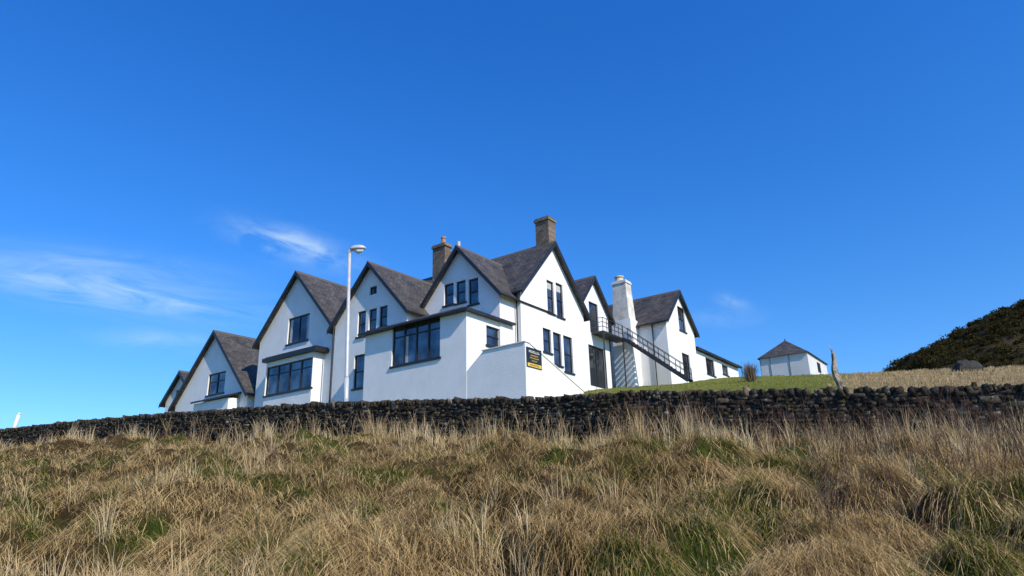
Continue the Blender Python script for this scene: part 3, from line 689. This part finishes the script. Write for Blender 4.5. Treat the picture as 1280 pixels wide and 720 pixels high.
# ---------------------------------------------------------------- hut
K = W(1013, 467, 72); KC = Vector((K.x, K.y, 0)); hut = empty('white_hut', (K.x, K.y, K.z-.3), HROT)
tag(hut, 'small white hut with a hipped slate roof on the lawn right of the hotel', 'hut')
wl = -PF(950, 455, 0, KC)[0]; dl = PS(1032, 452, 0, KC)[0]; ht = PF(1012, 439, 0, KC)[1]-(K.z-.3)
MB().box(-wl, 0, 0, dl, -1.2, ht).build('wall', HUTW, hut)
for f_ in (0.01, .22, .62):
    x_ = -wl+wl*f_; MB().box(x_-.035, x_+.035, -.05, -.003, -1, ht-.003).build('post', TIMB, hut)
zap = PF(984, 425, dl*.35, KC)[1]-(K.z-.3)
ap = (-wl*.55, dl*.35, zap); o_ = .22; r_ = MB()
cs = [(-wl-o_, -o_, ht-.05), (o_, -o_, ht-.05), (o_, dl+o_, ht-.05), (-wl-o_, dl+o_, ht-.05)]
for k in range(4): r_.add([cs[k], cs[(k+1) % 4], ap], [(0, 1, 2)], [(0, 0), (6, 0), (3, 4)])
r_.add(cs, [(3, 2, 1, 0)]); r_.build('roof', SLATE, hut)
MB().box(.003, .05, dl*.45, dl*.6, ht-1.6, ht-.5).build('window', BLACK, hut)
MB().tube([(ap[0], ap[1], zap-.05), (ap[0], ap[1], zap+.15)], .06, 8).build('roof_finial', BLACK, hut)

# ---------------------------------------------------------------- stones, post, bush
def rock(name, c, size, mat, label, cat, seed, tp=.5, lean=0, cl=.8, am=.3, wob=.03):
    bm = bmesh.new(); bmesh.ops.create_icosphere(bm, subdivisions=5, radius=1)
    for v in bm.verts:
        n_ = noise.fractal(v.co*1.3+Vector((seed, 0, 0)), 1, 2, 4)*am+noise.fractal(v.co*5+Vector((seed, 4, 0)), 1, 2, 3)*.09
        v.co = v.co*(1+n_); v.co.x = max(-cl, min(cl, v.co.x*1.3)); v.co.y = max(-cl, min(cl, v.co.y*1.3))
        k = 1-tp*max(0, v.co.z); v.co.x *= k*size[0]; v.co.y *= k*size[1]; v.co.z *= size[2]; v.co.x += lean*v.co.z+wob*math.sin(v.co.z*7)
    me = bpy.data.meshes.new(name); bm.to_mesh(me); bm.free(); me.materials.append(mat)
    o = bpy.data.objects.new(name, me); COL.objects.link(o); o.location = c; return tag(o, label, cat)
PST = simple('pale_lichen_stone', (.34, .28, .20), .95, 0, .7, 4, .05)
DST = simple('dark_boulder', (.032, .030, .024), .95, 0, .5, 2, .05)
p = W(1051, 486, 19.0); rock('standing_stone', (p.x, p.y, p.z-.2), (.10, .10, 1.32), PST, 'upright pale weathered stone post rising just behind the stone wall', 'stone', 3, .3, -.06, am=.35, wob=.035)
p = W(1210, 470, 46); gz = float(H(np.array([p.x]), np.array([p.y]))[0])
rock('boulder', (p.x, p.y, gz+.2), (1.0, .7, .5), DST, 'low dark boulder lying in the dry field below the hill', 'boulder', 8, .3, am=.5)
p = W(14, 538, 42); q_ = W(24, 517, 42)
pl = empty('marker_post', p); tag(pl, 'short white leaning post at the far left above the wall', 'post')
MB().tube([(0, 0, -.8), tuple(q_-p)], [.13, .10], 10).build('shaft', PALE, pl, smooth=True)
MB().tube([tuple((q_-p)*.97), tuple((q_-p)*1.04)], [.12, .07], 10).build('cap', PALE, pl, smooth=True)
bp = W(939, 478, 44); gz = float(H(np.array([bp.x]), np.array([bp.y]))[0])
n = 520; f = rng.random(n); ph = rng.uniform(0, 6.28, n); le = rng.uniform(.0, .95, n)
bs = np.zeros((n, 3)); bs[:, 0] = rng.normal(.0, .2, n); bs[:, 1] = rng.normal(0, .2, n); bs[:, 2] = f*.9
hb = (bp.z-gz)+1.45
V, q, t, c = blades(bs, ph, le, hb*rng.uniform(.35, 1.0, n)*(1-.45*f), np.full(n, .024), lerp((.09, .06, .04), (.26, .19, .12), rng.random(n)))
bush = empty('bare_bush', (bp.x, bp.y, gz-.05)); tag(bush, 'brown bare bush on the lawn left of the white hut', 'bush')
o = npmesh('twigs', V, [q, t], c, TWIG); o.parent = bush
MB().tube([(.1, 0, -.2), (.1, .02, .4), (.15, .02, .8)], [.06, .05, .02], 8).build('stem', simple('bark', (.1, .07, .05), .9), bush)

# ---------------------------------------------------------------- hill with gorse
sk = [(1060, 500), (1112, 470), (1122, 458), (1140, 450), (1165, 436), (1195, 418), (1225, 405), (1250, 396), (1280, 387), (1340, 366), (1450, 344), (1600, 344), (1750, 370)]
HD = 165.0; sp_ = [W(a, b2, HD) for a, b2 in sk]; hxs = np.array([s.x for s in sp_]); hzs = np.array([s.z for s in sp_])
def HH(x, y):
    a = x*HD/np.clip(y, 100, 260)*.35+x*.65; z = np.interp(a, hxs, hzs, left=-10, right=0)
    u = (y-HD)/75; z = (z+10)*np.clip(1-u*u, 0, 1)-10
    return z+(fbm(x*.08, y*.08, 4)-.5)*3+(fbm(x*.35, y*.35, 8)-.5)*1.2
hx_ = np.linspace(50, 330, 230); hy_ = np.linspace(90, 240, 110); X, Y = np.meshgrid(hx_, hy_); Z = HH(X, Y); n0 = len(hx_)
V = np.stack([X.ravel(), Y.ravel(), Z.ravel()], 1); i = (np.arange(len(hy_)-1)[:, None]*n0+np.arange(n0-1)[None]).ravel()
pt = np.clip((fbm(V[:, 0]*.09, V[:, 1]*.09, 14)-.55)*6, 0, 1)
o = npmesh('hill', V, [np.stack([i, i+1, i+n0+1, i+n0], 1)], lerp((.026, .024, .011), (.065, .05, .024), pt), TURF); tag(o, 'dark gorse covered hill at the right edge', 'hill', kind='structure')
nb = 2300; bx = rng.uniform(60, 190, nb); byy = rng.uniform(105, 172, nb); bz = HH(bx, byy); sz = rng.uniform(.6, 1.7, nb); per = 90; N = nb*per
dv = rng.normal(0, 1, (N, 3)); dv /= np.linalg.norm(dv, axis=1, keepdims=True); dv[:, 2] = np.abs(dv[:, 2])*.75
rad_ = np.repeat(sz, per)*rng.uniform(.75, 1.05, N); c_ = np.stack([np.repeat(bx, per), np.repeat(byy, per), np.repeat(bz, per)], 1)+dv*rad_[:, None]
tv = c_[:, None, :]+rng.normal(0, .17, (N, 3, 3)); V = tv.reshape(-1, 3); ti = np.arange(3*N).reshape(-1, 3)
k_ = np.clip(np.repeat(rng.random(nb), per)*.7+rng.random(N)*.3, 0, 1); cc = lerp((.020, .021, .008), (.080, .058, .020), k_)
o = npmesh('gorse', V, [ti], np.repeat(cc, 3, axis=0), GORSEM); tag(o, 'dense dark green gorse scrub covering the hill', 'gorse', kind='stuff')

# ---------------------------------------------------------------- world, sun
SD = Vector((.66, -.75, 0)).normalized(); EL = R(39); S3 = Vector((SD.x*math.cos(EL), SD.y*math.cos(EL), math.sin(EL)))
sun = bpy.data.objects.new('sun', bpy.data.lights.new('sun', 'SUN')); COL.objects.link(sun)
sun.data.energy = 5.0; sun.data.angle = R(.5); sun.data.color = (1, .92, .79); sun.rotation_euler = S3.to_track_quat('Z', 'Y').to_euler()
wd = bpy.data.worlds.new('World'); SC.world = wd; wd.use_nodes = True; nt = wd.node_tree; bg = nt.nodes['Background']
sky = nd(nt, 'ShaderNodeTexSky', sky_type='NISHITA'); sky.sun_disc = False; sky.sun_elevation = EL; sky.sun_rotation = math.atan2(SD.x, SD.y)
sky.air_density = 1.0; sky.dust_density = .4; sky.ozone_density = 2.5
hs = nd(nt, 'ShaderNodeHueSaturation'); hs.inputs['Saturation'].default_value = 1.2; lk(nt, sky.outputs[0], hs.inputs['Color'])
tc = nd(nt, 'ShaderNodeTexCoord'); sx_ = nd(nt, 'ShaderNodeSeparateXYZ'); lk(nt, tc.outputs['Generated'], sx_.inputs[0])
tint = ramp(nt, sx_.outputs[2], [(.08, (.88, 1.32, 1.84)), (.35, (.60, 1.36, 2.1)), (.65, (.42, 1.36, 2.35))])
skyc = mixc(nt, 1.0, hs.outputs[0], tint, 'MULTIPLY')
def mt(op, a, b=None, c=None, clamp=False):
    n = nt.nodes.new('ShaderNodeMath'); n.operation = op; n.use_clamp = clamp
    for i_, v in enumerate((a, b, c)):
        if v is None: continue
        if hasattr(v, 'node'): lk(nt, v, n.inputs[i_])
        else: n.inputs[i_].default_value = v
    return n.outputs[0]
yy = mt('MAXIMUM', sx_.outputs[1], .05); U = mt('DIVIDE', sx_.outputs[0], yy); Vv = mt('DIVIDE', sx_.outputs[2], yy)
tot = None
for (cx, cyy, ex, ey, la, wa, amp, scx, scy, thr) in ((365, 307, 430, 326, 75, 20, .75, 9, 30, .46), (130, 362, 330, 392, 190, 24, .62, 5, 38, .48), (120, 330, 330, 352, 170, 22, .26, 5, 30, .45), (200, 425, 270, 428, 80, 14, .26, 8, 30, .45), (915, 377, 940, 384, 18, 8, .4, 14, 26, .42), (905, 398, 950, 398, 45, 12, .15, 12, 30, .42)):
    d0 = ray(cx, cyy); d1 = ray(ex, ey); u0, v0, u1, v1 = d0.x/d0.y, d0.z/d0.y, d1.x/d1.y, d1.z/d1.y
    an = math.atan2(v1-v0, u1-u0); du = mt('SUBTRACT', U, u0); dv_ = mt('SUBTRACT', Vv, v0)
    a = mt('ADD', mt('MULTIPLY', du, math.cos(an)), mt('MULTIPLY', dv_, math.sin(an))); b2 = mt('SUBTRACT', mt('MULTIPLY', dv_, math.cos(an)), mt('MULTIPLY', du, math.sin(an)))
    g_ = mt('EXPONENT', mt('MULTIPLY', mt('ADD', mt('POWER', mt('ABSOLUTE', mt('DIVIDE', a, la/880)), 2), mt('POWER', mt('ABSOLUTE', mt('DIVIDE', b2, wa/880)), 2)), -1))
    cv = nd(nt, 'ShaderNodeCombineXYZ'); lk(nt, mt('MULTIPLY', a, scx), cv.inputs[0]); lk(nt, mt('MULTIPLY', b2, scy), cv.inputs[1]); cv.inputs[2].default_value = cx*.37
    nn = nd(nt, 'ShaderNodeTexNoise'); nn.inputs['Scale'].default_value = 1; nn.inputs['Detail'].default_value = 8; nn.inputs['Roughness'].default_value = .6; nn.inputs['Distortion'].default_value = .7; lk(nt, cv.outputs[0], nn.inputs[0])
    f_ = mt('MULTIPLY', mt('MULTIPLY', mt('SUBTRACT', nn.outputs[0], thr-.12), 3.2, clamp=True), mt('MULTIPLY', g_, amp))
    tot = f_ if tot is None else mt('ADD', tot, f_)
tot = mt('MINIMUM', tot, .8)
final = mixc(nt, tot, skyc, (6.8, 8.8, 10.2))
lk(nt, final, bg.inputs[0]); bg.inputs[1].default_value = .1
SC.view_settings.view_transform = 'Standard'; SC.view_settings.look = 'None'; SC.view_settings.exposure = 0
